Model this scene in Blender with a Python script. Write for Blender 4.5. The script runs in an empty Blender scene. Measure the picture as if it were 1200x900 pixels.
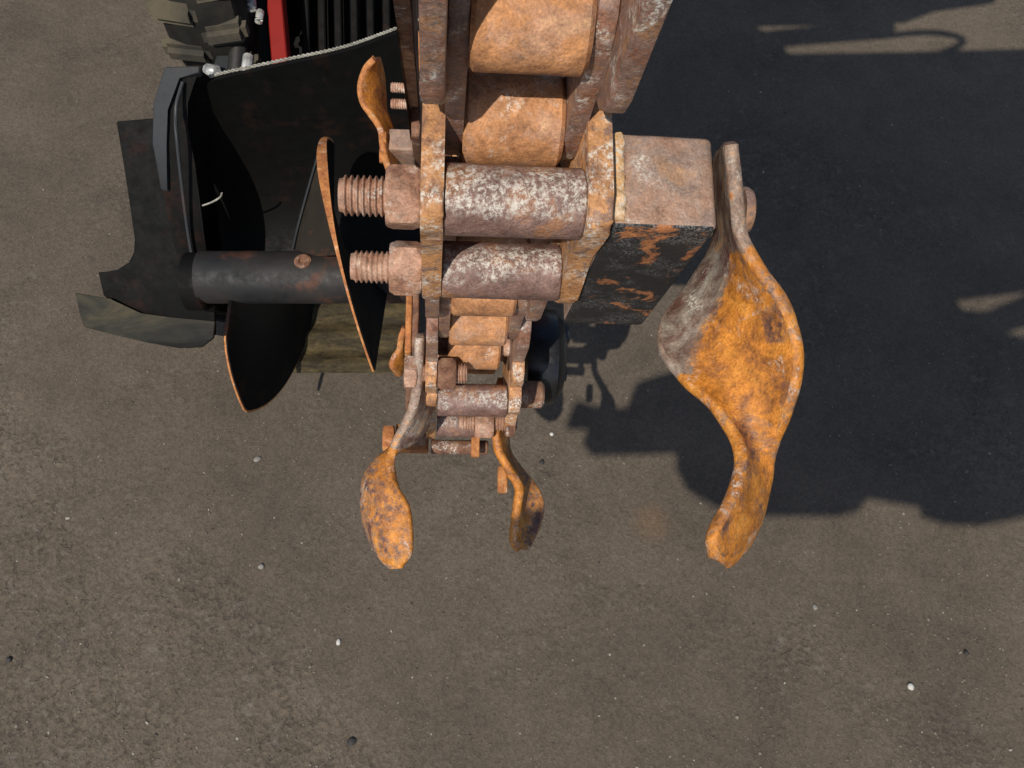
import bpy, bmesh, math, random
from mathutils import Vector, Matrix, noise as mnoise
random.seed(7)
R = math.radians
sc = bpy.context.scene
C = sc.collection

# ------------------------------------------------------------------ camera, sky, sun
TH = R(62.0); H = 1.16; F = 1040.0
cam_d = bpy.data.cameras.new('camera'); cam = bpy.data.objects.new('camera', cam_d); C.objects.link(cam)
cam.location = (0, 0, H); cam.rotation_euler = (math.pi/2 - TH, 0, 0)
cam_d.sensor_width = 36; cam_d.lens = 36*F/1200; cam_d.clip_start = 0.01; cam_d.clip_end = 200
sc.camera = cam
CX = Vector((1, 0, 0)); CY = Vector((0, math.sin(TH), math.cos(TH))); CB = Vector((0, -math.cos(TH), math.sin(TH)))

SUN = (CX*-0.20 - CY*0.115 + CB*0.87).normalized()      # towards the sun
sd = bpy.data.lights.new('sun', 'SUN'); sun = bpy.data.objects.new('sun', sd); C.objects.link(sun)
sd.energy = 4.3; sd.angle = R(0.45); sd.color = (1.0, 0.93, 0.82)
sun.rotation_euler = SUN.to_track_quat('Z', 'Y').to_euler(); sun.location = (0, 0, 5)
w = bpy.data.worlds.new('World'); sc.world = w; w.use_nodes = True
sky = w.node_tree.nodes.new('ShaderNodeTexSky'); sky.sky_type = 'NISHITA'; sky.sun_disc = False
sky.sun_elevation = math.asin(SUN.z); sky.sun_rotation = math.atan2(SUN.x, SUN.y)
bgn = w.node_tree.nodes['Background']; w.node_tree.links.new(sky.outputs[0], bgn.inputs[0]); bgn.inputs[1].default_value = 0.12
sc.view_settings.view_transform = 'Standard'; sc.view_settings.look = 'None'; sc.view_settings.gamma = 1
sc.view_settings.exposure = 0.0

# ------------------------------------------------------------------ frames
def W(px, py, z):
    """point at depth z (metres) seen at pixel px,py of the 1200x900 picture"""
    return Vector((0, 0, H)) + CX*((px-600)/F*z) + CY*((450-py)/F*z) - CB*z
def dirw(x, y, b): return CX*x + CY*y + CB*b
D = dirw(-95, -250, -F).normalized()                  # along the chain, away from the camera
E1 = (CX - D*CX.dot(D)).normalized()                  # pin axis
N = E1.cross(-D).normalized()                         # outward from the chain
O0 = W(599.5, 139, 0.3626)
CH = Matrix.Identity(4)
for i, v in enumerate((E1, -D, N, O0)):
    for k in range(3): CH[k][i] = v[k]
CHI = CH.inverted()
def Lc(px, py, z): return CHI @ W(px, py, z)          # pixel+depth -> chain frame
def cs(x, s, o): return Vector((x, -s, o))            # chain coordinates: x, s down the chain, o outward

# ------------------------------------------------------------------ material helpers
class NT:
    def __init__(s, name):
        s.m = bpy.data.materials.new(name); s.m.use_nodes = True
        s.t = s.m.node_tree; s.n = s.t.nodes; s.b = s.n['Principled BSDF']
    def new(s, ty, **kw):
        n = s.n.new(ty)
        for k, v in kw.items(): setattr(n, k, v)
        return n
    def link(s, a, b): s.t.links.new(a, b)
    def val(s, sock, v):
        if hasattr(v, 'is_linked') or isinstance(v, bpy.types.NodeSocket): s.link(v, sock)
        else: sock.default_value = v
    def coord(s, rnd=True):
        tc = s.new('ShaderNodeTexCoord')
        if not rnd: return tc.outputs['Object']
        oi = s.new('ShaderNodeObjectInfo')
        m = s.new('ShaderNodeVectorMath', operation='MULTIPLY_ADD')
        cb = s.new('ShaderNodeCombineXYZ')
        for k in range(3): s.link(oi.outputs['Random'], cb.inputs[k])
        s.link(cb.outputs[0], m.inputs[0]); m.inputs[1].default_value = (7.1, 3.7, 5.3); s.link(tc.outputs['Object'], m.inputs[2])
        return m.outputs[0]
    def noise(s, co, scale, detail=5, rough=.6, dist=0):
        n = s.new('ShaderNodeTexNoise'); s.link(co, n.inputs['Vector'])
        n.inputs['Scale'].default_value = scale; n.inputs['Detail'].default_value = detail
        n.inputs['Roughness'].default_value = rough; n.inputs['Distortion'].default_value = dist
        return n.outputs[0]
    def ramp(s, f, stops, interp='LINEAR'):
        r = s.new('ShaderNodeValToRGB'); r.color_ramp.interpolation = interp; s.link(f, r.inputs[0])
        el = r.color_ramp.elements
        while len(el) < len(stops): el.new(0.5)
        for e, (p, c) in zip(el, stops):
            e.position = p; e.color = (c, c, c, 1) if isinstance(c, (int, float)) else (*c, 1)
        return r.outputs[0]
    def mix(s, f, a, b, blend='MIX'):
        n = s.new('ShaderNodeMix', data_type='RGBA', blend_type=blend)
        s.val(n.inputs[0], f)
        for so, v in ((n.inputs[6], a), (n.inputs[7], b)):
            if isinstance(v, tuple): so.default_value = (*v, 1)
            else: s.link(v, so)
        return n.outputs[2]
    def math(s, op, a, b=0.0):
        n = s.new('ShaderNodeMath', operation=op, use_clamp=True); s.val(n.inputs[0], a); s.val(n.inputs[1], b); return n.outputs[0]
    def bump(s, h, dist, strength=1, prev=None):
        b = s.new('ShaderNodeBump'); b.inputs['Distance'].default_value = dist; b.inputs['Strength'].default_value = strength
        s.link(h, b.inputs['Height'])
        if prev is not None: s.link(prev, b.inputs['Normal'])
        return b.outputs[0]
    def done(s, col, rough=.7, normal=None, metal=0.0, spec=.4):
        s.val(s.b.inputs['Base Color'], col if not isinstance(col, tuple) else (*col, 1))
        s.val(s.b.inputs['Roughness'], rough); s.val(s.b.inputs['Metallic'], metal)
        s.b.inputs['Specular IOR Level'].default_value = spec
        if normal is not None: s.link(normal, s.b.inputs['Normal'])
        return s.m

ORANGE = (.50, .20, .062); DORANGE = (.36, .125, .038); BROWN = (.15, .058, .034); PURP = (.185, .112, .092)
GREY = (.27, .23, .21); TAN = (.46, .29, .17); LIME = (.68, .65, .58); DARK = (.035, .025, .022)

def rust(name, stops, scale=55, white=.0, rough=.78, bump=.0005, fine=.38, wscale=420, dark=.3, orange_attr=False, paint=None, crust=False):
    t = NT(name); co = t.coord()
    n1 = t.noise(co, scale, 8, .66, .4); n2 = t.noise(co, scale*4.2, 6, .7); n3 = t.noise(co, 900, 3, .6)
    col = t.ramp(n1, stops)
    if orange_attr:
        at = t.new('ShaderNodeAttribute', attribute_name='patch')
        k = t.math('ADD', at.outputs['Fac'], t.math('MULTIPLY', t.math('SUBTRACT', n2, .5), 0.0))
        jit = t.new('ShaderNodeMath', operation='MULTIPLY_ADD'); t.link(n1, jit.inputs[0]); jit.inputs[1].default_value = 1.1; jit.inputs[2].default_value = -.55
        jit2 = t.new('ShaderNodeMath', operation='MULTIPLY_ADD'); t.link(n2, jit2.inputs[0]); jit2.inputs[1].default_value = .9; jit2.inputs[2].default_value = -.45
        sm = t.new('ShaderNodeMath', operation='ADD'); t.link(jit.outputs[0], sm.inputs[0]); t.link(jit2.outputs[0], sm.inputs[1])
        sm2 = t.new('ShaderNodeMath', operation='ADD'); t.link(sm.outputs[0], sm2.inputs[0]); t.link(at.outputs['Fac'], sm2.inputs[1])
        msk = t.ramp(sm2.outputs[0], [(.38, 0), (.62, 1)])
        oc = t.ramp(t.noise(co, 75, 9, .74, .6), [(.28, (.13, .045, .018)), (.40, (.30, .11, .024)), (.50, (.50, .180, .022)), (.62, (.60, .240, .036)), (.78, (.44, .26, .12))])
        col = t.mix(msk, col, oc)
    # dark pits and pale lime crust
    pit = t.ramp(n2, [(.30, 1), (.44, 0)])
    col = t.mix(t.math('MULTIPLY', pit, dark), col, DARK)
    mot = t.ramp(t.noise(co, scale*2.4, 10, .78, .3), [(.30, .32), (.44, .82), (.55, 1.12), (.72, 1.7)])
    col = t.mix(.85, col, mot, 'MULTIPLY')
    grain = t.ramp(n3, [(.32, .45), (.68, 1.5)])
    col = t.mix(fine, col, grain, 'MULTIPLY')
    if white > 0:
        w1 = t.noise(co, wscale, 8, .82); w2 = t.noise(co, scale*.9, 3, .6, .6)
        ms = t.math('MULTIPLY', t.ramp(w1, [(.49, 0), (.57, 1)]), t.ramp(w2, [(.62-white*.32, 0), (.74-white*.32, 1)]))
        if crust:
            sx = t.new('ShaderNodeSeparateXYZ'); t.link(t.new('ShaderNodeTexCoord').outputs['Object'], sx.inputs[0])
            a1 = t.new('ShaderNodeMath', operation='MULTIPLY_ADD'); t.link(sx.outputs['Y'], a1.inputs[0]); a1.inputs[1].default_value = 78.0; a1.inputs[2].default_value = -.86
            a2 = t.new('ShaderNodeMath', operation='MULTIPLY_ADD'); t.link(t.noise(co, 70, 6, .7), a2.inputs[0]); a2.inputs[1].default_value = 1.7; t.link(a1.outputs[0], a2.inputs[2])
            band = t.ramp(a2.outputs[0], [(.70, .03), (1.0, .9)])
            ms = t.math('MULTIPLY', t.ramp(w1, [(.47, 0), (.57, 1)]), band)
        col = t.mix(t.math('MULTIPLY', ms, .9), col, LIME)
    if paint:
        p1 = t.noise(co, 42, 6, .7, 1.2)
        pm = t.ramp(p1, [(paint, 1), (paint+.06, 0)])
        sc1 = t.noise(co, 120, 4, .6, 4.5)
        scr = t.math('MULTIPLY', t.ramp(sc1, [(.478, 0), (.497, 1), (.503, 1), (.522, 0)]), t.ramp(t.noise(co, 60, 4), [(.45, 0), (.62, 1)]))
        pc = t.mix(t.math('MULTIPLY', scr, .65), (.016, .017, .019), (.45, .45, .44))
        col = t.mix(pm, col, pc)
    hs = t.new('ShaderNodeHueSaturation'); hs.inputs['Saturation'].default_value = 1.0; hs.inputs['Value'].default_value = .96; t.link(col, hs.inputs['Color']); col = hs.outputs[0]
    nb = t.bump(n2, bump*1.7, .8); nb = t.bump(n3, bump*.9, .7, nb)
    rg = t.ramp(n2, [(.3, rough-.22), (.65, rough+.1)])
    return t.done(col, rg, nb, 0.0, .45)

M = {}
M['roller'] = rust('rust_roller', [(.26, (.19, .085, .045)), (.38, (.34, .155, .07)), (.48, (.48, .225, .095)), (.58, (.42, .225, .135)), (.68, (.50, .30, .16)), (.8, (.56, .42, .27))], 52, .14)
M['tube'] = rust('rust_tube', [(.28, (.13, .06, .042)), (.42, (.17, .095, .078)), (.54, (.21, .125, .105)), (.64, (.33, .155, .075)), (.72, (.22, .17, .15)), (.82, (.30, .28, .27))], 46, .78, .46, .0008, wscale=380, crust=True)
M['plate'] = rust('rust_plate', [(.28, (.13, .055, .036)), (.40, (.25, .12, .075)), (.50, (.23, .15, .125)), (.58, (.33, .17, .09)), (.66, (.25, .18, .155)), (.78, (.38, .31, .26))], 70, .28, .50, wscale=520)
M['toothplate'] = rust('rust_toothplate', [(.26, (.12, .055, .036)), (.37, (.24, .12, .068)), (.46, (.42, .20, .085)), (.54, (.52, .255, .10)), (.60, (.26, .155, .11)), (.70, (.34, .19, .11)), (.82, (.54, .45, .35))], 72, .46, .66, wscale=520)
M['bolt'] = rust('rust_bolt', [(.3, (.18, .085, .055)), (.45, (.34, .18, .115)), (.6, (.44, .27, .19)), (.78, (.56, .45, .36))], 80, .20, .62, wscale=600)
M['block'] = rust('rust_block', [(.28, (.20, .105, .068)), (.42, (.32, .19, .13)), (.54, (.30, .215, .175)), (.66, (.36, .21, .125)), (.82, (.44, .34, .27))], 38, .05, .55, wscale=600)
M['painted'] = rust('chipped_black_paint', [(.3, (.17, .07, .04)), (.5, (.36, .14, .055)), (.7, (.44, .19, .075))], 60, .0, .5, paint=.56)
CUPS = [(.26, (.07, .032, .026)), (.40, (.13, .062, .046)), (.50, (.19, .13, .10)), (.60, (.30, .25, .20)), (.8, (.48, .43, .35))]
M['cup'] = rust('rust_cup', CUPS, 60, .12, .58, orange_attr=True, wscale=600)
M['cupedge'] = rust('worn_cup_edge', [(.3, (.15, .085, .06)), (.5, (.29, .20, .15)), (.7, (.40, .35, .29))], 90, .2, .45, orange_attr=True, wscale=600)
M['orange'] = rust('rust_orange', [(.28, (.20, .07, .03)), (.42, (.36, .13, .04)), (.56, (.47, .19, .055)), (.72, (.46, .26, .12))], 66, .10, wscale=600)
M['brown'] = rust('rust_brown', [(.3, (.06, .03, .022)), (.45, (.16, .072, .042)), (.6, (.23, .12, .07)), (.78, (.31, .23, .16))], 66, .2, wscale=600)
M['weld'] = rust('rust_weld', [(.3, (.46, .22, .085)), (.5, (.60, .35, .15)), (.7, (.66, .54, .40))], 60, .5, wscale=600)

def black(name, base=(.012, .012, .013), rough=.42, dust=.25, dustcol=(.10, .085, .05), rustamt=.0, spec=.4):
    t = NT(name); co = t.coord()
    n1 = t.noise(co, 9, 7, .65, .5); n2 = t.noise(co, 60, 6, .7)
    m = t.math('MULTIPLY', t.ramp(n1, [(.42, 0), (.75, 1)]), dust)
    col = t.mix(m, base, dustcol)
    if rustamt: col = t.mix(t.math('MULTIPLY', t.ramp(t.noise(co, 14, 8, .7), [(.54, 0), (.64, 1)]), rustamt), col, (.16, .05, .02))
    return t.done(col, t.ramp(n2, [(.3, rough-.1), (.7, rough+.25)]), t.bump(n2, .0006, .5), 0, spec)
M['black'] = black('black_paint')
M['blackrust'] = black('black_paint_rust_spots', rustamt=.8, dust=.12)
M['matblack'] = black('flat_black_sheet', (.0040, .0040, .0040), .6, .05, (.03, .027, .018), .08, spec=.12)
M['gusset'] = black('muddy_flight_face', (.012, .010, .008), .65, .5, (.045, .033, .02), .3, spec=.2)
t = NT('dried_mud'); co = t.coord()
mp = t.new('ShaderNodeMapping'); mp.inputs['Scale'].default_value = (.25, 1, 1); t.link(co, mp.inputs[0])
n_ = t.noise(mp.outputs[0], 70, 9, .72, .5); n2_ = t.noise(co, 160, 6, .7)
M['tan'] = t.done(t.mix(.7, t.ramp(n_, [(.32, (.022, .018, .013)), (.48, (.075, .058, .031)), (.62, (.15, .112, .05)), (.76, (.21, .17, .09))]), t.ramp(n2_, [(.3, .5), (.7, 1.4)]), 'MULTIPLY'), .7, t.bump(n2_, .001, .7), 0, .25)
t = NT('muddy_foot'); co = t.coord()
mp = t.new('ShaderNodeMapping'); mp.inputs['Scale'].default_value = (.35, 1, 1); t.link(co, mp.inputs[0])
n_ = t.noise(mp.outputs[0], 22, 9, .7, .9)
M['footmud'] = t.done(t.ramp(n_, [(.36, (.008, .008, .007)), (.52, (.025, .023, .016)), (.64, (.05, .041, .023)), (.76, (.085, .068, .038))]), .65, t.bump(n_, .001, .6), 0, .2)
M['blackgloss'] = black('black_cast', (.009, .009, .011), .25, .05)
M['shaft'] = black('worn_black_shaft', (.009, .0095, .0105), .62, .28, (.08, .055, .04), .35)
M['olive'] = black('muddy_black', (.009, .009, .008), .6, .42, (.10, .08, .04), .0, spec=.15)
M['bluegrey'] = black('grey_frame_edge', (.022, .025, .028), .5, .3, (.06, .055, .05), .1)
M['dusty'] = black('dusty_tyre_rubber', (.045, .042, .036), .85, .9, (.15, .125, .08), spec=.15)
M['tyre'] = black('tyre_rubber', (.012, .012, .011), .85, .4, (.07, .06, .045), spec=.15)
t = NT('red_paint'); co = t.coord(); M['red'] = t.done(t.ramp(t.noise(co, 20, 6), [(.3, (.17, .008, .006)), (.7, (.22, .013, .009))]), .6, None, 0, .15)
t = NT('pale_wire'); co = t.coord(); M['wire'] = t.done(t.ramp(t.noise(co, 120, 4), [(.35, (.14, .135, .11)), (.65, (.36, .35, .30))]), .5)
t = NT('metal_fitting'); co = t.coord(); M['steel'] = t.done(t.ramp(t.noise(co, 60, 4), [(.35, (.22, .22, .21)), (.65, (.55, .55, .52))]), .35, metal=.4)

def asphalt():
    t = NT('asphalt'); co = t.coord(False)
    big = t.noise(co, 1.7, 6, .62, .8); mid = t.noise(co, 9, 8, .68, .4); zone_ = t.noise(co, 3.1, 4, .55, .5)
    col = t.ramp(big, [(.32, (.076, .060, .045)), (.5, (.094, .074, .054)), (.68, (.110, .087, .062))])
    col = t.mix(.9, col, t.ramp(mid, [(.28, .74), (.5, 1.0), (.74, 1.2)]), 'MULTIPLY')
    def voro(scale, rnd=1.0):
        v = t.new('ShaderNodeTexVoronoi'); t.link(co, v.inputs['Vector']); v.inputs['Scale'].default_value = scale; v.inputs['Randomness'].default_value = rnd; return v
    v1 = voro(330); v2 = voro(120)
    bw = t.new('ShaderNodeRGBToBW'); t.link(v1.outputs['Color'], bw.inputs[0])
    col = t.mix(.6, col, t.ramp(bw.outputs[0], [(.1, .66), (.5, 1.0), (.9, 1.30)]), 'MULTIPLY')
    fine = t.noise(co, 620, 5, .72)
    col = t.mix(.55, col, t.ramp(fine, [(.3, .66), (.7, 1.3)]), 'MULTIPLY')
    rz = t.ramp(zone_, [(.50, 0), (.66, 1)])
    pits = t.math('MULTIPLY', t.ramp(t.noise(co, 85, 6, .7, .8), [(.36, 1), (.46, 0)]), rz)
    col = t.mix(t.math('MULTIPLY', pits, .45), col, (.035, .029, .024))
    dust = t.math('MULTIPLY', t.ramp(t.noise(co, 60, 6, .7, .4), [(.54, 0), (.68, 1)]), t.ramp(zone_, [(.44, .1), (.64, .55)]))
    col = t.mix(dust, col, (.165, .145, .12))
    # a faint rust spot on the surface
    sp = t.new('ShaderNodeVectorMath', operation='DISTANCE'); t.link(co, sp.inputs[0]); sp.inputs[1].default_value = RUSTSPOT
    spm = t.math('MULTIPLY', t.ramp(sp.outputs['Value'], [(.0, 1), (.035, 0)]), t.ramp(mid, [(.3, .25), (.7, .7)]))
    col = t.mix(t.math('MULTIPLY', spm, .6), col, (.20, .10, .04))
    nb = t.bump(t.math('MULTIPLY', v2.outputs['Distance'], t.ramp(zone_, [(.42, .15), (.64, 1)])), .0030, .6)
    nb = t.bump(v1.outputs['Distance'], .0010, .5, nb); nb = t.bump(fine, .0008, .7, nb); nb = t.bump(mid, .006, .5, nb)
    nb = t.bump(pits, .0025, .6, nb)
    nb.node.invert = True
    return t.done(col, .84, nb, 0, .3)
def gpt(px, py):
    d = CX*(px-600) + CY*(450-py) - CB*F
    return Vector((0, 0, H)) + d*(-H/d.z)
RUSTSPOT = tuple(gpt(765, 612))
M['asphalt'] = asphalt()

# ------------------------------------------------------------------ mesh helpers
def finish(bm, angle=35):
    bmesh.ops.recalc_face_normals(bm, faces=bm.faces)
    me = bpy.data.meshes.new('mesh'); bm.to_mesh(me); bm.free()
    for p in me.polygons: p.use_smooth = True
    me.set_sharp_from_angle(angle=R(angle))
    return me
def obj(name, me, mats, parent=None, loc=None, rot=None):
    if isinstance(me, bmesh.types.BMesh): me = finish(me)
    if not isinstance(mats, (list, tuple)): mats = [mats]
    if len(me.materials) == 0:
        for m in mats: me.materials.append(M[m])
    me.name = name
    o = bpy.data.objects.new(name, me); C.objects.link(o)
    if parent is not None:
        o.parent = parent
    if loc is not None: o.location = loc
    if rot is not None: o.rotation_euler = rot
    return o
def thing(name, label, cat, mat=None, group=None):
    o = bpy.data.objects.new(name, None); C.objects.link(o); o.empty_display_size = .05
    if mat is not None: o.matrix_world = mat
    o['label'] = label; o['category'] = cat
    if group: o['group'] = group
    return o
def rough(bm, amp, freq, seed=0.0):
    off = Vector((seed*3.1, seed*1.7, seed*5.3))
    bm.normal_update()
    for v in bm.verts:
        v.co += v.normal * (mnoise.noise(v.co*freq + off)*amp)
def lathe(profile, seg=36, axis='x', close=True):
    bm = bmesh.new(); rings = []
    for (x, r) in profile:
        rings.append([bm.verts.new((x, r*math.cos(2*math.pi*k/seg), r*math.sin(2*math.pi*k/seg))) for k in range(seg)])
    for a, b in zip(rings, rings[1:]):
        for k in range(seg):
            bm.faces.new((a[k], a[(k+1) % seg], b[(k+1) % seg], b[k]))
    if close:
        bm.faces.new(rings[0]); bm.faces.new(list(reversed(rings[-1])))
    return bm
def cyl_profile(x0, x1, r, ch, n=8):
    return [(x0, r-ch)] + [(x0+ch + (x1-x0-2*ch)*k/n, r) for k in range(n+1)] + [(x1, r-ch)]
def rounded(poly, rad, n=4):
    """round the corners of a closed 2-D polygon"""
    out = []; L = len(poly)
    for i in range(L):
        p0 = Vector(poly[i-1]); p1 = Vector(poly[i]); p2 = Vector(poly[(i+1) % L])
        r = rad[i] if isinstance(rad, (list, tuple)) else rad
        a = min(r, (p0-p1).length*.48); b = min(r, (p2-p1).length*.48)
        A = p1+(p0-p1).normalized()*a; B = p1+(p2-p1).normalized()*b
        for k in range(n+1):
            q = k/n; out.append(A*(1-q)**2 + p1*2*q*(1-q) + B*q*q)
    return out
def extrude_x(poly, x0, x1, bev=.0012):
    """closed polygon of (s,o) extruded along the pin axis"""
    bm = bmesh.new()
    a = [bm.verts.new(cs(x0, p[0], p[1])) for p in poly]; b = [bm.verts.new(cs(x1, p[0], p[1])) for p in poly]
    n = len(poly); bm.faces.new(a); bm.faces.new(list(reversed(b)))
    for k in range(n): bm.faces.new((a[k], b[k], b[(k+1) % n], a[(k+1) % n]))
    if bev:
        es = [e for e in bm.edges if abs(e.verts[0].co.x-e.verts[1].co.x) < 1e-7]
        bmesh.ops.bevel(bm, geom=es, offset=bev, segments=2, affect='EDGES', profile=.5)
    return bm
def box(lo, hi, bev=.002, cuts=0):
    bm = bmesh.new(); bmesh.ops.create_cube(bm, size=1)
    lo = Vector(lo); hi = Vector(hi)
    for v in bm.verts: v.co = Vector([(lo[k]+hi[k])/2 + v.co[k]*(hi[k]-lo[k]) for k in range(3)])
    if bev: bmesh.ops.bevel(bm, geom=list(bm.edges), offset=bev, segments=3, affect='EDGES', profile=.5)
    if cuts: bmesh.ops.subdivide_edges(bm, edges=[e for e in bm.edges if e.calc_length() > bev*3], cuts=cuts, use_grid_fill=True)
    return bm
def cr(pts, n):
    """Catmull-Rom through pts, n samples"""
    out = []; L = len(pts)
    for i in range(n):
        u = i/(n-1)*(L-1); k = min(int(u), L-2); f = u-k
        p0 = pts[max(k-1, 0)]; p1 = pts[k]; p2 = pts[k+1]; p3 = pts[min(k+2, L-1)]
        out.append(.5*((2*p1) + (p2-p0)*f + (2*p0-5*p1+4*p2-p3)*f*f + (3*p1-p0-3*p2+p3)*f**3))
    return out
def ribbon(P, Q, thick, dish, nl=44, nw=12, patchf=None, amp=.0005):
    """twisted blade between the edges P and Q; dish = hollow depth per control row; edge faces get slot 1"""
    L = len(P); pv = cr(P, nl); qv = cr(Q, nl); dv = cr([Vector((d, 0, 0)) for d in dish], nl)
    grid = [[pv[i].lerp(qv[i], j/(nw-1)) for j in range(nw)] for i in range(nl)]
    def nrm(g, i, j):
        a = g[min(i+1, nl-1)][j]-g[max(i-1, 0)][j]; b = g[i][min(j+1, nw-1)]-g[i][max(j-1, 0)]
        v = a.cross(b); return v.normalized() if v.length > 1e-9 else Vector((0, 0, 1))
    n0 = [[nrm(grid, i, j) for j in range(nw)] for i in range(nl)]
    for i in range(nl):
        for j in range(nw):
            u = j/(nw-1)*2-1
            grid[i][j] = grid[i][j] + n0[i][j]*(dv[i].x*(1-u*u))
    n1 = [[nrm(grid, i, j) for j in range(nw)] for i in range(nl)]
    bm = bmesh.new(); h = thick/2; loops = []; NE = 5
    for i in range(nl):
        loop = []
        def nzs(j): return mnoise.noise(grid[i][j]*85)*amp
        for j in range(nw): loop.append(bm.verts.new(grid[i][j]+n1[i][j]*(h+nzs(j))))
        tdir = (grid[i][nw-1]-grid[i][nw-2]).normalized()
        for k in range(1, NE+1):
            a = math.pi*k/(NE+1); loop.append(bm.verts.new(grid[i][nw-1]+n1[i][nw-1]*(h*math.cos(a)+nzs(nw-1))+tdir*h*.75*math.sin(a)))
        for j in range(nw-1, -1, -1): loop.append(bm.verts.new(grid[i][j]-n1[i][j]*(h-nzs(j))))
        tdir = (grid[i][0]-grid[i][1]).normalized()
        for k in range(1, NE+1):
            a = math.pi*k/(NE+1); loop.append(bm.verts.new(grid[i][0]+n1[i][0]*(-h*math.cos(a)+nzs(0))+tdir*h*.75*math.sin(a)))
        loops.append(loop)
    n_ = len(loops[0])
    for a, b in zip(loops, loops[1:]):
        for k in range(n_):
            f = bm.faces.new((a[k], b[k], b[(k+1) % n_], a[(k+1) % n_]))
            if nw-1 <= k < nw+NE or k >= 2*nw+NE-1: f.material_index = 1
    for lp, oth in ((loops[0], loops[1]), (loops[-1], loops[-2])):
        c0 = sum((v.co for v in lp), Vector())/n_; c1 = sum((v.co for v in oth), Vector())/n_
        ext = (c0-c1).normalized()*h*.8
        ring = [bm.verts.new(c0+(v.co-c0)*.72+ext) for v in lp]
        for k in range(n_): bm.faces.new((lp[k], lp[(k+1) % n_], ring[(k+1) % n_], ring[k])).material_index = 1
        bm.faces.new(ring).material_index = 1
    if patchf:
        lay = bm.verts.layers.float.new('patch')
        allp = [(grid[i][j], i/(nl-1), j/(nw-1)) for i in range(nl) for j in range(nw)]
        for v in bm.verts:
            g = min(allp, key=lambda q: (q[0]-v.co).length_squared); v[lay] = patchf(g[1], g[2])
    me = finish(bm, 50)
    return me
def tube_path(pts, r, seg=8, n=None):
    pts = cr(pts, n) if n else pts
    bm = bmesh.new(); rings = []; up = Vector((0.3, .5, .81))
    for i, p in enumerate(pts):
        d = (pts[min(i+1, len(pts)-1)]-pts[max(i-1, 0)]).normalized()
        a = d.cross(up).normalized(); b = d.cross(a)
        rings.append([bm.verts.new(p+(a*math.cos(2*math.pi*k/seg)+b*math.sin(2*math.pi*k/seg))*r) for k in range(seg)])
    for a, b in zip(rings, rings[1:]):
        for k in range(seg): bm.faces.new((a[k], a[(k+1) % seg], b[(k+1) % seg], b[k]))
    bm.faces.new(rings[0]); bm.faces.new(list(reversed(rings[-1])))
    return bm
def poly_slab(pts, nvec, thick, bev=.001):
    """a flat polygon (world points, roughly planar) given thickness along -nvec"""
    bm = bmesh.new(); a = [bm.verts.new(p) for p in pts]; b = [bm.verts.new(p-nvec*thick) for p in pts]
    n = len(pts); bm.faces.new(a); bm.faces.new(list(reversed(b)))
    for k in range(n): bm.faces.new((a[k], b[k], b[(k+1) % n], a[(k+1) % n]))
    if bev: bmesh.ops.bevel(bm, geom=list(bm.edges), offset=bev, segments=1, affect='EDGES')
    return bm
def wpart(name, bm, mat, parent):
    """a part whose mesh is in world coordinates"""
    o = obj(name, bm, mat, parent); o.matrix_parent_inverse = parent.matrix_basis.inverted() if parent.parent is None else Matrix.Identity(4); return o

# ================================================================== GROUND
gp = bmesh.new(); bmesh.ops.create_grid(gp, x_segments=2, y_segments=2, size=40)
ground = obj('ground', gp, 'asphalt'); ground['kind'] = 'structure'; ground['label'] = 'worn brownish grey asphalt yard surface'

t = NT('grit'); oi = t.new('ShaderNodeNewGeometry')
M['grit'] = t.done(t.ramp(oi.outputs['Random Per Island'], [(.0, (.045, .038, .03)), (.45, (.12, .10, .078)), (.8, (.15, .128, .10)), (.95, (.20, .175, .14)), (1, (.30, .28, .24))]), .8)
gb = bmesh.new()
ICO = bmesh.new(); bmesh.ops.create_icosphere(ICO, subdivisions=1, radius=1); ICO.verts.ensure_lookup_table()
iv = [v.co.copy() for v in ICO.verts]; ifa = [[v.index for v in f.verts] for f in ICO.faces]
gv = []; gf = []
def zone(p):
    return .35 + .9*max(0, mnoise.noise(Vector((p.x*3.3, p.y*3.3, 2.2))) + .25)
cnt = 0
while cnt < 4200:
    p = gpt(random.uniform(-60, 1260), random.uniform(-20, 940))
    if random.random() > zone(p)*min(1, (1.0/max(.45, p.length))**1.2): continue
    r = random.choice((.0008, .0009, .0010, .0012, .0014, .0018)) * random.uniform(.8, 1.2)
    if random.random() < .012: r *= 1.7
    q = Matrix.Rotation(random.uniform(0, 6.3), 3, 'Z') @ Matrix.Rotation(random.uniform(0, 6.3), 3, 'X')
    k = len(gv); sx, sy, sz = random.uniform(.7, 1.4), random.uniform(.7, 1.2), random.uniform(.5, .9)
    for v in iv:
        u = q @ Vector((v.x*sx*r, v.y*sy*r, v.z*sz*r)); gv.append((p.x+u.x, p.y+u.y, u.z*.8+r*.12))
    gf += [[a+k for a in f] for f in ifa]; cnt += 1
gm = bpy.data.meshes.new('grit'); gm.from_pydata(gv, [], gf); gm.materials.append(M['grit'])
gr = bpy.data.objects.new('grit', gm); C.objects.link(gr); gr['kind'] = 'stuff'; gr['label'] = 'fine grit and exposed stone chips in the asphalt'; gr['category'] = 'grit'

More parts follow.
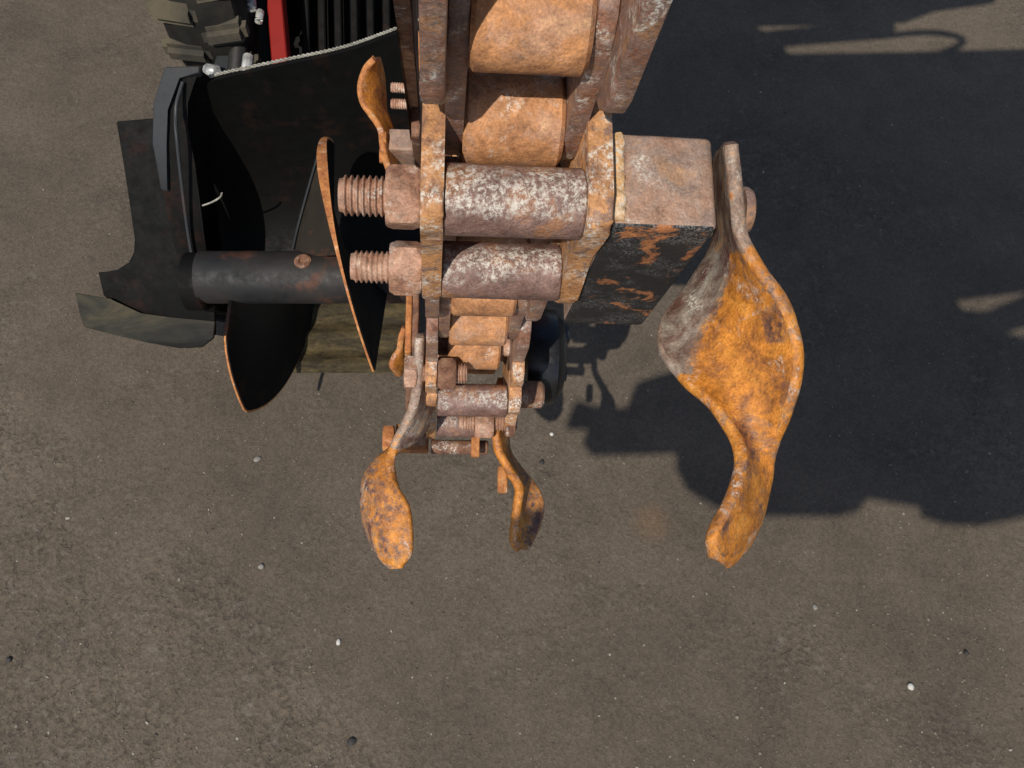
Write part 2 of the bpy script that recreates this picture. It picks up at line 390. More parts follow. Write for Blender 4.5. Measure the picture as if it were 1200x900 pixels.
def pebble_mat(nm, c):
    t = NT(nm); co = t.coord(); M[nm] = t.done(t.mix(.5, c, t.ramp(t.noise(co, 300, 4), [(.3, .6), (.7, 1.2)]), 'MULTIPLY'), .7)
pebble_mat('white_stone', (.50, .48, .44)); pebble_mat('grey_stone', (.20, .19, .17)); pebble_mat('dark_stone', (.03, .028, .026))
for px, py, r, mt, lab in (
        (1067, 805, .0052, 'white_stone', 'white stone chip on the asphalt near the bottom right corner'),
        (647, 509, .0040, 'white_stone', 'small white pebble just right of the lowest chain bolts'),
        (302, 539, .0045, 'grey_stone', 'pale grey pebble on the asphalt below the auger tip'),
        (635, 542, .0042, 'dark_stone', 'dark pebble right of the small right-hand cup tooth shank'),
        (11, 773, .0050, 'dark_stone', 'dark pebble at the far left edge of the asphalt'),
        (412, 870, .0052, 'dark_stone', 'dark pebble at the bottom of the picture left of the middle'),
        (1132, 766, .0040, 'dark_stone', 'dark pebble above right of the white stone chip'),
        (397, 753, .0034, 'white_stone', 'tiny white pebble on bare asphalt below the left cup tooth'),
        (307, 664, .0050, 'grey_stone', 'long pale chip on bare asphalt left of the left cup tooth'),
        (955, 712, .0040, 'grey_stone', 'pale pebble on the asphalt below right of the large cup tooth tip')):
    bm = bmesh.new(); r *= .82; bmesh.ops.create_icosphere(bm, subdivisions=2, radius=r); rough(bm, r*.5, 160, px*.01)
    sx = random.uniform(.9, 1.5)
    for v in bm.verts: v.co.x *= sx; v.co.z *= .7
    p = gpt(px, py); o = obj('pebble', bm, mt, None, (p.x, p.y, r*.4), (0, 0, random.uniform(0, 3)))
    o['label'] = lab; o['category'] = 'pebble'; o['group'] = 'loose pebbles on the asphalt'

# ================================================================== DIGGING CHAIN
chain = thing('digging_chain', 'rusty trencher digging chain with rollers, bolted spacer tubes and curved cup teeth', 'chain', CH)
PIT = .067; WR = .020; TI = .0275; TO = .0358
# rollers: inner width 40 mm, 38 mm across
rbm = lathe([(-WR, .0172), (-WR+.0018, .0190)] + [(-WR+.0018+k*(2*WR-.0036)/8, .0191) for k in range(1, 8)] + [(WR-.0018, .0190), (WR, .0172)], 48)
rough(rbm, .0004, 60); roller_me = finish(rbm, 40)
bm = lathe(cyl_profile(-.0352, .0352, .0085, .001, 2), 20); pin_me = finish(bm)
def capsule(s0, s1, r, hh, n=8):
    """link plate outline with rounded ends"""
    out = []
    for k in range(n+1):
        a = math.pi/2 + math.pi*k/n; out.append((s0+r*math.cos(a), hh*math.sin(a)))
    for k in range(n+1):
        a = -math.pi/2 + math.pi*k/n; out.append((s1+r*math.cos(a), hh*math.sin(a)))
    return out
inner_me = finish(extrude_x(capsule(0, PIT, .021, .0135), 0, .0073, .0014))
outer_me = finish(extrude_x(capsule(0, PIT, .024, .021), 0, .0083, .0014))
long_me = finish(extrude_x(capsule(0, PIT+.006, .0275, .0275), 0, .0083, .0014))
def add_run(n0, n1, o, skip=(), parity=0):
    for n in range(n0, n1+1):
        obj('roller', roller_me, 'roller', chain, cs(0, n*PIT, o))
        obj('pin', pin_me, 'bolt', chain, cs(0, n*PIT, o))
        if n == n1 or n in skip: continue
        outer = (n+parity) % 2 == 0
        for sgn in (-1, 1):
            x = (-TO if sgn < 0 else TI) if outer else (-TI+.0002 if sgn < 0 else WR+.0002)
            obj('link_plate', (long_me if o == 0 and n < 0 else outer_me) if outer else inner_me, 'plate', chain, cs(x, n*PIT, o))
add_run(-2, 5, 0, skip=(0,), parity=0)
OB = -.165                                            # back run
add_run(-2, 6, OB, parity=1)
# wrap round the drive sprocket at the far end
for k in range(1, 4):
    a = math.pi*k/4; rr = -OB/2
    s = 6*PIT-.02 + math.sin(a)*rr; o = -rr + math.cos(a)*rr
    obj('roller', roller_me, 'roller', chain, cs(0, s, o)); obj('pin', pin_me, 'bolt', chain, cs(0, s, o))

# --- bolts with threads and nuts
def thread_me(length, r, pitch):
    prof = [(0, r*.80)]; n = int(length/pitch)
    for k in range(n):
        x = length*.04 + k*pitch; prof += [(x+pitch*.12, r*.84), (x+pitch*.42, r), (x+pitch*.58, r), (x+pitch*.88, r*.84)]
    prof += [(length, r*.84)]
    return finish(lathe(prof, 28), 60)
def nut_me(t, r):
    seg = 60; ap = r*math.cos(math.pi/6); bm = bmesh.new(); rings = []
    for x, lim in ((0, ap*.99), (t*.06, ap*1.05), (t*.17, 9), (t*.83, 9), (t*.94, ap*1.05), (t, ap*.99)):
        ring = []
        for k in range(seg):
            a = 2*math.pi*k/seg; m_ = (a % (math.pi/3))-math.pi/6; q = min(ap/math.cos(m_), lim)
            ring.append(bm.verts.new((x, q*math.cos(a), q*math.sin(a))))
        rings.append(ring)
    for a, b in zip(rings, rings[1:]):
        for k in range(seg): bm.faces.new((a[k], a[(k+1) % seg], b[(k+1) % seg], b[k]))
    bm.faces.new(rings[0]); bm.faces.new(list(reversed(rings[-1])))
    return finish(bm, 24)
def bolt(px0, px1, s, o, r, nut=None, name='bolt', spin=.2, nutr=.0135):
    """threaded rod from x=px0 (free end) to px1; nut = (x0, x1)"""
    b = obj(name, thread_me(px1-px0, r, .0023), 'bolt', chain, cs(px0, s, o))
    if nut:
        obj('nut', nut_me(nut[1]-nut[0], nutr), 'bolt', b, (nut[0]-px0, 0, 0), (spin, 0, 0))
    return b

# --- near tooth link: plates, two spacer tubes, block
T1 = (-.008, .0405, .0138); T2 = (.0585, .0440, .0130)
prof = [(-.0235, -.012), (-.0235, .050), (-.016, .0555), (.004, .0530), (.025, .0495), (.050, .0540), (.072, .0555), (.084, .046), (.088, .010), (.088, -.012), (.075, -.021), (-.010, -.021)]
def tooth_plate(x0, x1, mat='toothplate', ds=0, pr=prof):
    bm = extrude_x(rounded([(p[0]+ds, p[1]) for p in pr], .007, 4), x0, x1, .0015)
    return obj('tooth_plate', bm, mat, chain)
tooth_plate(-TO, -TI+.0004); tooth_plate(TI-.0004, TO+.0008)
def spacer(s, o, r, x0=-TI+.0008, x1=TI-.0008, mat='tube', seed=0):
    bm = lathe([(x0, r-.0006), (x0+.0008, r)] + [(x0+(x1-x0)*k/14, r) for k in range(1, 14)] + [(x1-.0008, r), (x1, r-.0006)], 48)
    rough(bm, .0003, 90, seed)
    return obj('spacer_tube', bm, mat, chain, cs(0, s, o))
spacer(*T1, seed=1); spacer(*T2, seed=2)
bolt(-.0668, -TO, T1[0], T1[1], .0078, (-.0490, -TO-.0002), spin=.22, nutr=.0128)
bolt(-.0680, -TO, T2[0], T2[1], .0074, (-.0505, -TO-.0002), spin=.62, nutr=.0128)

# welded block that carries the big cup tooth: end face, painted outer face
bx0, bx1 = TO+.0012, TO+.0435
bm = box((bx0, -.113, .0115), (bx1, .0135, .0515), .0028, 3); rough(bm, .0003, 70, 3)
for f in bm.faces:
    if f.normal.z > .6: f.material_index = 1
block = obj('tooth_block', bm, ['block', 'painted'], chain)
block['label'] = 'square steel block with chipped black paint on its outer face'
# weld bead between plate and block
pts = []
for k in range(40):
    q = k/39; pts.append(cs(TO+.0028+.0012*mnoise.noise(Vector((q*11, 0, 3))), -.0135, .0135+q*.036))
wb = tube_path(pts, .0044, 18)
for v in wb.verts: v.co.y = .0135+(v.co.y-.0135)*.42
rough(wb, .0009, 260, 4)
obj('weld_bead', wb, 'weld', chain)

# big cup tooth on the block
def LP(rows): return [Lc(*r) for r in rows]
A = [(842, 188, .400), (842, 235, .400), (841, 284, .400), (812, 333, .396), (781, 376, .388), (777, 410, .378), (800, 444, .367), (835, 475, .358), (860, 510, .352), (868, 545, .346), (854, 588, .340), (835, 628, .336), (836, 648, .337)]
B = [(857, 170, .345), (862, 220, .345), (868, 274, .345), (893, 320, .343), (920, 360, .340), (933, 403, .338), (933, 443, .340), (923, 480, .345), (908, 518, .354), (900, 552, .362), (891, 594, .364), (873, 636, .358), (852, 658, .350)]
dish = [0, 0, -.001, -.003, -.005, -.0065, -.0065, -.005, -.003, -.001, .001, .002, .001]
def patch1(u, v):
    if u < .20: return .33
    if u < .50:
        lo = .50-1.75*(u-.20); k = min(1, max(0, (v-lo)*3.6)); return .12+.93*k if v < .76 else (.58 if u < .42 else .8)  # upper left stays dark: grey flank with the block's shade painted in
    if u < .60: return .98 if v < .9 else .62
    return .60
cup = obj('cup_tooth', ribbon(LP(A), LP(B), .0056, dish, 60, 16, patch1, .0006), ['cup', 'cupedge'], chain)
cup['label'] = 'large curved cup tooth with bright orange rust in its hollow'
hb = lathe([(0, .0098), (.0022, .0098), (.0040, .0088), (.0048, .0060)], 28)
p = Lc(866, 247, .362); obj('bolt_head', hb, 'plate', cup, p)

# --- far tooth link near the drive end
S2 = .353
prof2 = [(-.024, -.010), (-.024, .040), (-.016, .0525), (.004, .0515), (.025, .0475), (.050, .0530), (.072, .0555), (.084, .046), (.088, .010), (.075, -.021), (-.010, -.021)]
tooth_plate(-TO-.001, -TI, ds=S2, pr=[(p[0]*.55-.004, p[1]*.9) for p in prof2]); tooth_plate(TI, TO+.001, ds=S2, pr=[(p[0]*.62-.008, p[1]) for p in prof2])
spacer(S2-.004, .041, .0128, seed=5); spacer(S2+.066, .0455, .0120, x1=.020, seed=6)
for x0, x1, pa_, pb_ in ((-TI-.0088, -TI-.0004, (505, 396, .66), (505, 452, .652)), (TI+.0004, TI+.0092, (611, 402, .66), (611, 446, .655))):
    qa = Lc(*pa_); qb = Lc(*pb_)
    bm = extrude_x(rounded([(-qa.y, qa.z), (-qb.y, qb.z), (-qb.y+.05, qb.z), (-qb.y+.05, qa.z)], .006), x0, x1, .0014); obj('tooth_plate', bm, 'toothplate', chain)
# plates of the second bolt row
bm = extrude_x(rounded([(S2+.03, .01), (S2+.03, .055), (S2+.085, .058), (S2+.09, .01)], .006), -TI-.0085, -TI-.0003); obj('tooth_plate', bm, 'toothplate', chain)
bm = extrude_x(rounded([(S2+.04, .01), (S2+.04, .052), (S2+.085, .052), (S2+.09, .01)], .006), TI-.004, TI+.0045); obj('tooth_plate', bm, 'orange', chain)
lo = Lc(505, 519, .765); hi = Lc(572, 529, .765)
obj('cross_bar', lathe(cyl_profile(lo.x, hi.x, .0062, .001), 20), 'brown', chain, (0, (lo.y+hi.y)/2, (lo.z+hi.z)/2))
p = Lc(557, 524, .745); obj('lock_tab', box(p-Vector((.0035, .003, .0085)), p+Vector((.0035, .003, .0085)), .001), 'orange', chain)

def hexpx(px0, px1, py, z, rad, mat='bolt', parent=None, spin=.3, name='nut'):
    a = Lc(px0, py, z); b = Lc(px1, py, z)
    return obj(name, nut_me(b.x-a.x, rad), mat, parent or chain, (a.x, (a.y+b.y)/2, (a.z+b.z)/2), (spin, 0, 0))
def rodpx(px0, px1, py, z, rad, mat='bolt', parent=None, name='bolt'):
    a = Lc(px0, py, z); b = Lc(px1, py, z)
    return obj(name, thread_me(b.x-a.x, rad, .0022), mat, parent or chain, (a.x, (a.y+b.y)/2, (a.z+b.z)/2))
bl = rodpx(478, 547, 437, .665, .0078)
hexpx(474, 489, 437, .665, .0135, 'bolt', None, .1, 'bolt_head'); hexpx(513, 534, 437, .665, .0135, 'brown', None, .35)
hexpx(476, 490, 465, .70, .0125, 'brown', None, .5, 'bolt_head')
rodpx(538, 606, 495, .735, .0072); hexpx(556, 578, 497, .735, .0130, 'bolt', None, .2); hexpx(592, 603, 495, .735, .0130, 'brown', None, .3, 'bolt_head')
hexpx(449, 462, 514, .765, .0125, 'orange', None, .15, 'bolt_head'); rodpx(452, 500, 514, .765, .007, 'brown')
p0 = Lc(464, 497, .775); p1 = Lc(502, 531, .775)
obj('tooth_plate', box((p0.x, min(p0.y, p1.y)-.004, min(p0.z, p1.z)), (p1.x, max(p0.y, p1.y)+.004, max(p0.z, p1.z)), .002), 'orange', chain)

# small left cup tooth
A = [(491, 396, .655), (490, 425, .657), (489, 450, .660), (481, 485, .668), (464, 517, .675), (457, 542, .672), (464, 570, .665), (476, 592, .660), (480, 622, .656), (479, 648, .655), (470, 661, .656)]
B = [(496, 394, .690), (499, 425, .692), (502, 450, .695), (503, 480, .700), (492, 506, .700), (466, 526, .700), (436, 550, .695), (427, 578, .690), (430, 612, .682), (441, 640, .672), (456, 661, .662)]
cupL = obj('cup_tooth', ribbon(LP(A), LP(B), .0075, [0, 0, 0, .001, .003, -.004, -.008, -.009, -.008, -.005, -.001], 56, 14,
           lambda u, v: .32 if u < .42 else .66 - .26*v, .0007), ['cup', 'cupedge'], chain)
cupL['label'] = 'small left cup tooth bent outward with grey worn shank edge'
# small right cup tooth
A = [(579, 494, .742), (581, 512, .742), (585, 530, .742), (598, 553, .738), (608, 572, .733), (607, 592, .730), (603, 615, .728), (602, 634, .728), (606, 640, .728)]
B = [(590, 494, .765), (592, 512, .765), (594, 527, .765), (606, 548, .765), (622, 566, .765), (632, 582, .762), (634, 602, .758), (627, 625, .750), (617, 640, .742)]
cupR = obj('cup_tooth', ribbon(LP(A), LP(B), .0075, [0, 0, 0, -.001, -.004, -.007, -.007, -.004, 0], 48, 12,
           lambda u, v: .72 if v < .3 else .52, .0006), ['cup', 'cupedge'], chain)
cupR['label'] = 'small right cup tooth hanging below the last bolts'
p = Lc(589, 562, .775); bm = box(p-Vector((.0045, .004, .012)), p+Vector((.0045, .004, .012)), .0022); obj('shank_end', bm, 'orange', cupR)

# back-run tooth seen past the left side of the chain
A = [(438, 70, .86), (428, 81, .86), (422, 101, .86), (425, 120, .86), (434, 133, .86), (446, 152, .86), (449, 175, .86), (456, 199, .86), (472, 215, .86)]
B = [(443, 70, .90), (447, 85, .91), (449, 105, .915), (450, 126, .905), (453, 137, .89), (458, 153, .885), (459, 175, .885), (464, 195, .885), (476, 212, .885)]
cupB = obj('cup_tooth', ribbon(LP(A), LP(B), .0065, [0, .003, .006, .005, .001, 0, 0, 0, 0], 44, 10, lambda u, v: .75, .0004), ['cup', 'orange'], chain)
cupB['label'] = 'upturned cup tooth on the far run, left of the chain'
p0 = Lc(456, 150, .87); p1 = Lc(486, 178, .87)
bm = box((p0.x, p0.y-.06, min(p0.z, p1.z)), (p1.x, p0.y, max(p0.z, p1.z)), .002, 2); rough(bm, .0003, 70, 9)
obj('tooth_block', bm, 'block', chain)
for py in (164, 182): hexpx(445, 453, py, .865, .0085, 'orange', cupB, .3, 'bolt_head')
for py in (103, 122):
    rodpx(458, 482, py, .84, .0050)
# side strips of the back-run tooth links
for (a, b, x0, x1, y0, y1, mt) in ((.50, .88, 474, 489, -10, 145, 'brown'), (.80, .95, 484, 493, 88, 165, 'orange'), (.80, 1.0, 485, 494, 160, 215, 'brown')):
    z = (a+b)/2
    l = Lc(x0, (y0+y1)/2, z); r_ = Lc(x1, (y0+y1)/2, z); ta = Lc((x0+x1)/2, y0, a); tb = Lc((x0+x1)/2, y1, b)
    s0, s1 = -ta.y, -tb.y; om = (ta.z+tb.z)/2
    bm = extrude_x(rounded([(s0, om-.04), (s0, ta.z), (s1, tb.z), (s1, om-.04)], .008), l.x, r_.x, .0015)
    obj('tooth_plate', bm, mt, chain)
for py in (30, 8):
    hexpx(468, 476, py, .66, .0080, 'orange', None, .2, 'nut')
# lower left strips and small back cup beside the drive end
for (x0, x1, y0, y1, z, mt) in ((476, 482, 345, 418, .78, 'orange'), (484, 490, 340, 412, .76, 'brown')):
    a = Lc(x0, y0, z); b = Lc(x1, y1, z)
    obj('tooth_plate', box((a.x, min(a.y, b.y)-.02, min(a.z, b.z)), (b.x, max(a.y, b.y), max(a.z, b.z)), .0015), mt, chain)
A = [(474, 385, .86), (470, 395, .86), (468, 410, .86), (462, 418, .86), (458, 428, .86)]
B = [(478, 385, .89), (477, 398, .89), (475, 412, .89), (472, 428, .89), (468, 440, .88)]
cb = obj('cup_tooth', ribbon(LP(A), LP(B), .006, [0, 0, .001, .003, .001], 24, 8, lambda u, v: .8, .0004), ['cup', 'orange'], chain)
cb['label'] = 'small dark cup tooth behind the lower left plates'
# inner rail blocks seen between the rollers
for s, hw, mt, ot in ((-.034, .0165, 'weld', -.006), (.0330, .0175, 'roller', -.004), (.30, .018, 'orange', .004), (.365, .016, 'orange', .004)):
    obj('guide_bar', box((-hw, -s-.006, -.026), (hw, -s+.006, ot), .002, 1), mt, chain)

obj('wear_shoe', box((-.0262, -.47, -.060), (.0262, -.25, -.010), .003, 1), 'orange', chain)
# chain wraps the nose roller just above the frame
for k in range(1, 4):
    a = math.pi*k/4; rr = -OB/2
    sp, op = -2*PIT - math.sin(a)*rr, -rr + math.cos(a)*rr
    obj('roller', roller_me, 'roller', chain, cs(0, sp, op)); obj('pin', pin_me, 'bolt', chain, cs(0, sp, op))

# ================================================================== BOOM
boom = thing('trencher_boom', 'dark steel boom bar running between the two runs of the digging chain', 'boom', CH)
bm = box((-.0165, -.40, OB+.030), (.0165, .15, -.030), .003)
obj('boom_bar', bm, 'blackrust', boom)
spb = lathe([(-.010, .02), (-.010, .058), (-.008, .060), (.008, .060), (.010, .058), (.010, .02)], 40)
spr = obj('drive_sprocket', spb, 'brown', boom, cs(0, 6*PIT-.02, OB/2))
for k in range(9):
    a = 2*math.pi*k/9
    bm = box((-.008, -.010, .056), (.008, .010, .078), .003); obj('sprocket_tooth', bm, 'brown', spr, (0, 0, 0), (a, 0, 0))
# black hydraulic motor / bearing housing on the right of the drive end
hc = Lc(640, 418, .80)
mot = lathe([(-.022, .030), (-.020, .041), (-.004, .0445), (.006, .043), (.010, .036), (.013, .034), (.015, .026)], 40)
mo = obj('drive_hub', mot, 'blackgloss', boom, hc)
mo['label'] = 'black cast hub with a bolt head on its end'
obj('bolt_head', nut_me(.008, .0095), 'blackgloss', mo, Lc(656, 391, .795)-hc)
obj('bolt_head', nut_me(.007, .0085), 'blackgloss', mo, Lc(654, 437, .80)-hc)
pa = Lc(606, 462, .745); pb = Lc(637, 462, .745)
obj('hub_stud', lathe(cyl_profile(pa.x, pb.x, .0115, .002, 4), 28), 'brown', boom, (0, pa.y, pa.z))

# ================================================================== MACHINE FRONT
mach = thing('trencher_machine', 'black trencher front with curved spoil guard, side frame and red upright', 'trencher', Matrix.Translation((0, 1.3, 0)))
# curved spoil guard sheet: near top edge, sweeping down and away behind the auger
rows = []
top = cr([W(212, 101, 1.06), W(260, 88, 1.06), (W(330, 73, 1.06)), W(400, 58, 1.06), W(450, 41, 1.06), W(505, 20, 1.06)], 24)
bot = [W(225+k*(500-225)/23, 312, 1.30) for k in range(24)]
for j in range(14):
    q = j/13; rows.append([top[k].lerp(bot[k], q) + (-CB)*(.07*math.sin(math.pi*min(1, q*1.0))) for k in range(24)])
bm = bmesh.new(); vs = [[bm.verts.new(p) for p in r] for r in rows]
for a, b in zip(vs, vs[1:]):
    for k in range(23): bm.faces.new((a[k], a[k+1], b[k+1], b[k]))
bmesh.ops.recalc_face_normals(bm, faces=bm.faces)
bmesh.ops.solidify(bm, geom=list(bm.faces), thickness=.005)
sg = wpart('spoil_guard', bm, 'matblack', mach)
# braided wire along the guard's upper edge: two twisted strands
for ph in (0, math.pi):
    pts = []
    fine = cr(top, 260)
    for i, p in enumerate(fine):
        a = i*.85+ph; pts.append(p + CY*(.0012*math.cos(a)+.001) + CB*(.0012*math.sin(a)+.0035))
    wpart('edge_wire', tube_path(pts, .00105, 6), 'wire', mach)
# side frame: thick plate with rounded upper corner plus a thin grey tube standing in for a glint
sfp = [(194, 79), (180, 121), (181, 170), (190, 220), (202, 280), (215, 340), (226, 364), (252, 366), (246, 330), (236, 250), (228, 190), (220, 150), (217, 120), (224, 98), (236, 86), (233, 78)]
def zf(y): return 1.03+.00053*(y-79)
bm = poly_slab([W(x, y, zf(y)) for x, y in sfp], (CB*.97-CX*.1).normalized(), .05, .003); wpart('side_frame', bm, 'matblack', mach)
fl_ = [(193, 78), (179, 121), (179, 168), (188, 222), (197, 224), (195, 170), (195, 128), (209, 90), (234, 86), (234, 77)]
bm = poly_slab([W(x, y, zf(y)-.006+(.003 if k in (0, 1, 2, 3) else 0)) for k, (x, y) in enumerate(fl_)], CB, .012, .0015); wpart('frame_flange', bm, 'bluegrey', mach)
bm = tube_path([W(214, 96, 1.035), W(206, 130, 1.04), W(209, 180, 1.06), W(220, 270, 1.12), W(231, 330, 1.15), W(240, 362, 1.165)], .0022, 8, 30); wpart('frame_glint', bm, 'bluegrey', mach)
# bearing boss where the auger shaft enters the side frame
bcen = W(238, 330, 1.115)
bm = lathe([(-.02, .030), (-.018, .0365), (.004, .0365), (.007, .034), (.009, .030)], 32)
bb = wpart('bearing_boss', bm, 'matblack', mach); bb.location = bcen; bb.matrix_parent_inverse = mach.matrix_basis.inverted()
# dark deflector skirt left of the frame, muddy at its foot
sk = [(136, 142, 1.10), (184, 138, 1.10), (196, 230, 1.13), (215, 320, 1.165), (252, 362, 1.185), (252, 392, 1.195), (236, 400, 1.20), (170, 388, 1.20), (121, 346, 1.185), (115, 319, 1.175), (138, 317, 1.17), (152, 308, 1.165), (158, 296, 1.16), (159, 280, 1.155), (150, 225, 1.13)]
bm = poly_slab([W(*p) for p in sk], CB, .006, .0012); wpart('deflector_skirt', bm, 'matblack', mach)
sk2 = [(88, 343, 1.19), (130, 350, 1.19), (165, 368, 1.196), (200, 372, 1.2), (252, 376, 1.2), (250, 396, 1.205), (236, 407, 1.21), (210, 408, 1.21), (175, 402, 1.21), (140, 394, 1.208), (98, 383, 1.205), (93, 366, 1.198)]
bm = poly_slab([W(p[0], p[1], p[2]-.012) for p in sk2], CB, .005, .001); so = wpart('skirt_foot', bm, 'footmud', mach); so['label'] = 'muddy olive foot strip of the deflector skirt'
# lower cross tube behind the auger (muddy) and plate under it
bm = bmesh.new(); vs = []
for j in range(37):
    q = j/36; yy = 352+q*(437-352); row = []
    for k in range(13):
        xx = 318+k*(476-318)/12
        row.append(bm.verts.new(W(xx, yy, 1.262-.018*q) + CB*(.004*math.sin(q*6.28*2.6) + .0016*mnoise.noise(Vector((xx*.03, yy*.08, 0))))))
    vs.append(row)
for a, b in zip(vs, vs[1:]):
    for k in range(12): bm.faces.new((a[k], b[k], b[k+1], a[k+1]))
bmesh.ops.solidify(bm, geom=list(bm.faces), thickness=.006)
wpart('ridged_sheet', bm, 'tan', mach)
bm = poly_slab([W(250, 300, 1.30), W(475, 296, 1.30), W(475, 395, 1.30), W(330, 395, 1.30), W(250, 375, 1.30)], CB, .01, .002); wpart('back_plate', bm, 'matblack', mach)
# small ribs and wire stub on the inner frame
bm = tube_path([W(237, 241, 1.12), W(248, 237, 1.12), W(258, 231, 1.115), W(260, 226, 1.11)], .0012, 6, 14); wpart('loose_wire', bm, 'wire', mach)
# red upright, black radiator grille, hoses, post
bm = poly_slab([W(309, -40, 1.37), W(327, -40, 1.37), W(338, 85, 1.37), W(319, 85, 1.37)], CB, .03, .002); wpart('red_upright', bm, 'red', mach)
for k in range(8):
    x = 352+k*19
    bm = poly_slab([W(x, -30, 1.45), W(x+9, -30, 1.45), W(x+11, 80, 1.45), W(x+2, 80, 1.45)], CB, .02, .002); wpart('grille_bar', bm, 'matblack', mach)
bm = poly_slab([W(262, -60, 1.50), W(560, -60, 1.50), W(560, 110, 1.50), W(262, 110, 1.50)], CB, .03, .002); wpart('front_panel', bm, 'matblack', mach)
bm = tube_path([W(296, -20, 1.38), W(289, 15, 1.38), W(281, 45, 1.38), W(277, 85, 1.38)], .014, 12, 16); wpart('hose', bm, 'black', mach)
bm = poly_slab([W(262, 30, 1.40), W(274, 30, 1.40), W(268, 88, 1.37), W(247, 88, 1.37)], CB, .02, .002); wpart('frame_post', bm, 'bluegrey', mach)
for (x0, y0, x1, y1, r) in ((293, -4, 294, 12, .009), (291, 66, 288, 88, .008), (305, 14, 303, 26, .006), (244, 82, 254, 84, .010)):
    bm = tube_path([W(x0, y0, 1.36), W((x0+x1)/2, (y0+y1)/2, 1.355), W(x1, y1, 1.36)], r, 10, 8); wpart('hose_fitting', bm, 'steel', mach)
# tyre with lugs
tc = W(262, -66, 1.44)
bm = lathe([(-.060, .12), (-.066, .18), (-.055, .205), (-.03, .212), (.03, .212), (.055, .205), (.066, .18), (.060, .12)], 48)
wh = obj('wheel', bm, 'tyre', mach); wh.matrix_parent_inverse = mach.matrix_basis.inverted(); wh.location = tc
lug = bmesh.new(); bmesh.ops.create_cube(lug, size=1)
for v in lug.verts:
    tp = .75 if v.co.z > 0 else 1
    v.co = Vector((v.co.x*.070, v.co.y*.044*tp + v.co.x*.012, .206+v.co.z*.030))
bmesh.ops.bevel(lug, geom=list(lug.edges), offset=.009, segments=4, affect='EDGES'); lug_me = finish(lug)
for k in range(18):
    for sx in (-1, 1):
        o = obj('tread_lug', lug_me, 'dusty', wh, (sx*.034, 0, 0), (2*math.pi*(k+.5*(sx > 0))/18, 0, 0)); o.scale = (1 if sx > 0 else -1, 1, 1)
# unseen hood and chassis, plus an added slab shaped to throw the big shadow
bm = box((-.55, 1.35, .60), (.16, 2.3, 1.30), .03, 0); wpart('engine_hood', bm, 'red', mach)
bm = box((-.40, 1.55, .12), (.12, 2.2, .595), .02, 0); wpart('chassis', bm, 'black', mach)
def lift(px, py, z):
    g = gpt(px, py); return g + SUN*(z/SUN.z)
def overhead(name, poly, z0=1.36, th=.05, mat='black'):
    b = bmesh.new(); a = [b.verts.new(lift(x, y, z0)) for x, y in poly]; c = [b.verts.new(v.co+Vector((0, 0, th))) for v in a]
    n = len(poly); b.faces.new(a); b.faces.new(c)
    for k in range(n): b.faces.new((a[k], c[k], c[(k+1) % n], a[(k+1) % n]))
    wpart(name, b, mat, mach)
overhead('shadow_slab', [(664, 504), (664, 495), (694, 502), (726, 504), (734, 490), (736, 474), (745, 470), (795, 455), (880, 436), (880, 405), (945, 403), (968, 392), (950, 384), (888, 382), (880, 330), (856, 268), (820, 236), (690, 230), (700, -40),
    (1170, -40), (1165, 4), (1095, 14), (1060, 27), (1000, 29), (852, 32), (890, 52), (967, 44), (1040, 41), (1046, 45), (905, 56), (918, 79), (1060, 77), (1200, 73), (1260, 82),
    (1260, 336), (1200, 343), (1102, 355), (1124, 386), (1150, 388), (1200, 366), (1260, 358), (1260, 380), (1200, 384), (1140, 402), (1190, 418), (1260, 420), (1260, 598), (1200, 607), (1150, 617), (1105, 615), (1077, 605), (1094, 598), (1017, 585), (1005, 600), (980, 606), (900, 605), (840, 595), (805, 575), (792, 550), (792, 532), (694, 535), (682, 520), (696, 503)])
for rr, pl in ((.007, [(1030, 43), (1090, 38), (1128, 46), (1110, 60), (1060, 72)]),):
    bm = tube_path([lift(x, y, 1.38) for x, y in pl], rr, 10, 30); wpart('hose', bm, 'black', mach)  # added unseen tube that casts the thin arc in the ground shadow
bm = box((-.36, .60, 1.364), (-.12, 1.60, 1.408), .01); wpart('shadow_slab_arm', bm, 'black', mach)  # added unseen bar joining the shadow-casting slab to the hood

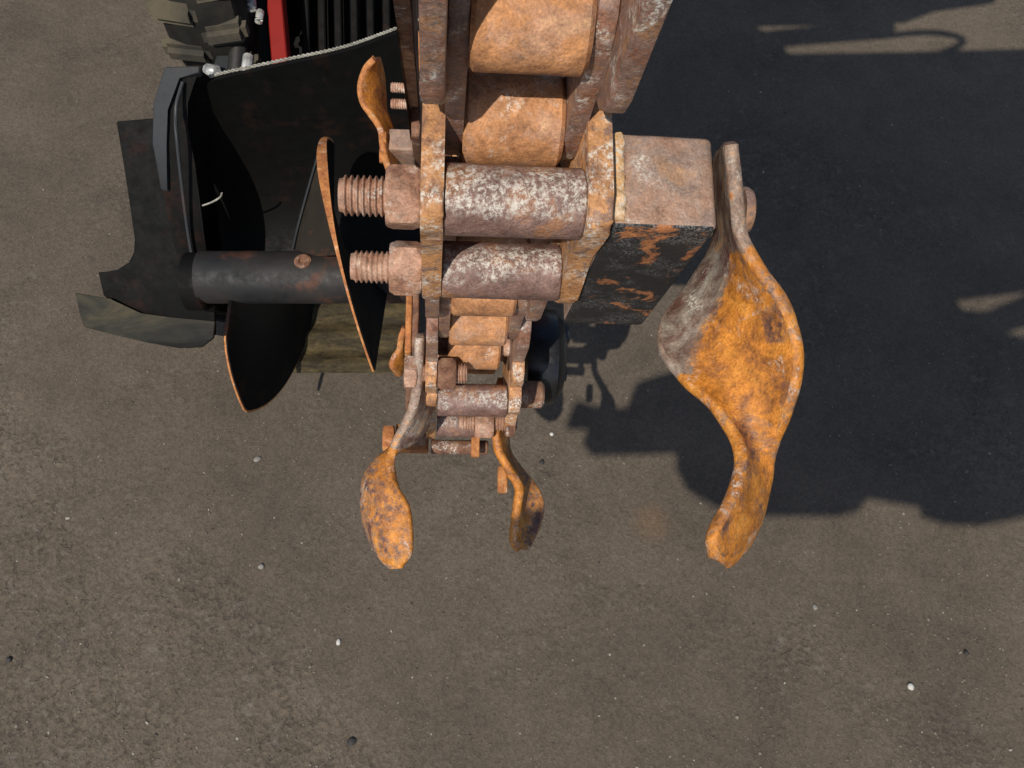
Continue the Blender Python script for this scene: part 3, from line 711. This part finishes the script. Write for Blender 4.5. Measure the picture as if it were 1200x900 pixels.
# ================================================================== AUGER
ax_z = 1.105; ac = W(350, 325, ax_z)
auger = thing('spoil_auger', 'black spoil auger with an orange rusted flight edge beside the chain', 'auger', Matrix.Translation(ac))
k_ = ax_z/F
xa, xb = (236-350)*k_, (482-350)*k_
bm = lathe([(xa, .030)] + [(xa+(xb-xa)*k/12, .0325) for k in range(13)] + [(xb, .030)], 40); rough(bm, .0006, 40, 2)
obj('shaft', bm, 'shaft', auger)
RO = .168; PT = 205*k_
def frad(ph): return RO*(.50+.50*min(1, max(0, (ph-66)/24.0))**.8)
def fth(ph): return .0022+.0095*math.exp(-((ph-318)/30.0)**2)
def fx(ph):
    return (390-350)*k_ + (ph-270)/360*PT if ph < 270 else (428-350+38*math.sin(R(ph)))*k_
def flight(p0, p1, rim, n=120):
    nr = 2 if rim else 8
    bm = bmesh.new(); G = []
    for side_ in (-1, 1):
        rows = []
        for i in range(n):
            ph = p0+(p1-p0)*i/(n-1); th = fth(ph) if rim else .0042
            x = fx(ph) + side_*th/2
            a = R(ph); d = CB*math.cos(a) - CY*math.sin(a); ro = frad(ph)
            r0, r1 = (ro-.0024, ro+.0006) if rim else (.030, ro-.0020)
            rows.append([bm.verts.new(Vector((x, 0, 0)) + d*(r0+(r1-r0)*j/(nr-1))) for j in range(nr)])
        G.append(rows)
    a, b = G
    for i in range(n-1):
        for j in range(nr-1):
            bm.faces.new((a[i][j], a[i][j+1], a[i+1][j+1], a[i+1][j])); bm.faces.new((b[i][j], b[i+1][j], b[i+1][j+1], b[i][j+1]))
        for j in (0, nr-1): bm.faces.new((a[i][j], a[i+1][j], b[i+1][j], b[i][j]))
    for i in (0, n-1):
        for j in range(nr-1): bm.faces.new((a[i][j], a[i][j+1], b[i][j+1], b[i][j]))
    return bm
fl = obj('flight', flight(66, 405, False), 'matblack', auger)
obj('flight_rim', flight(66, 405, True), 'orange', fl)
gp_ = [(375, 178, 1.10), (388, 235, 1.05), (405, 298, 1.035), (372, 300, 1.05), (343, 292, 1.07), (350, 262, 1.08), (362, 218, 1.09)]
bm = poly_slab([W(*p)-ac for p in gp_], CB, .006, .001); gs = obj('flight_gusset', bm, 'gusset', auger)
bm = tube_path([W(*p)-ac for p in ((373, 180, 1.095), (362, 218, 1.085), (350, 262, 1.075), (343, 292, 1.065))], .0016, 6, 20); obj('gusset_weld', bm, 'bluegrey', gs)
# pin hole with bolt in the shaft
hole = lathe([(0, .0105), (.002, .0105), (.0035, .008), (.003, .005), (.001, .004)], 20)
p = Vector(((361-350)*k_, 0, 0)) + (CB*.86+CY*.5).normalized()*.0315
o = obj('shaft_bolt', hole, 'brown', auger, p); o.rotation_euler = (CB*.86+CY*.5).normalized().to_track_quat('X', 'Z').to_euler()
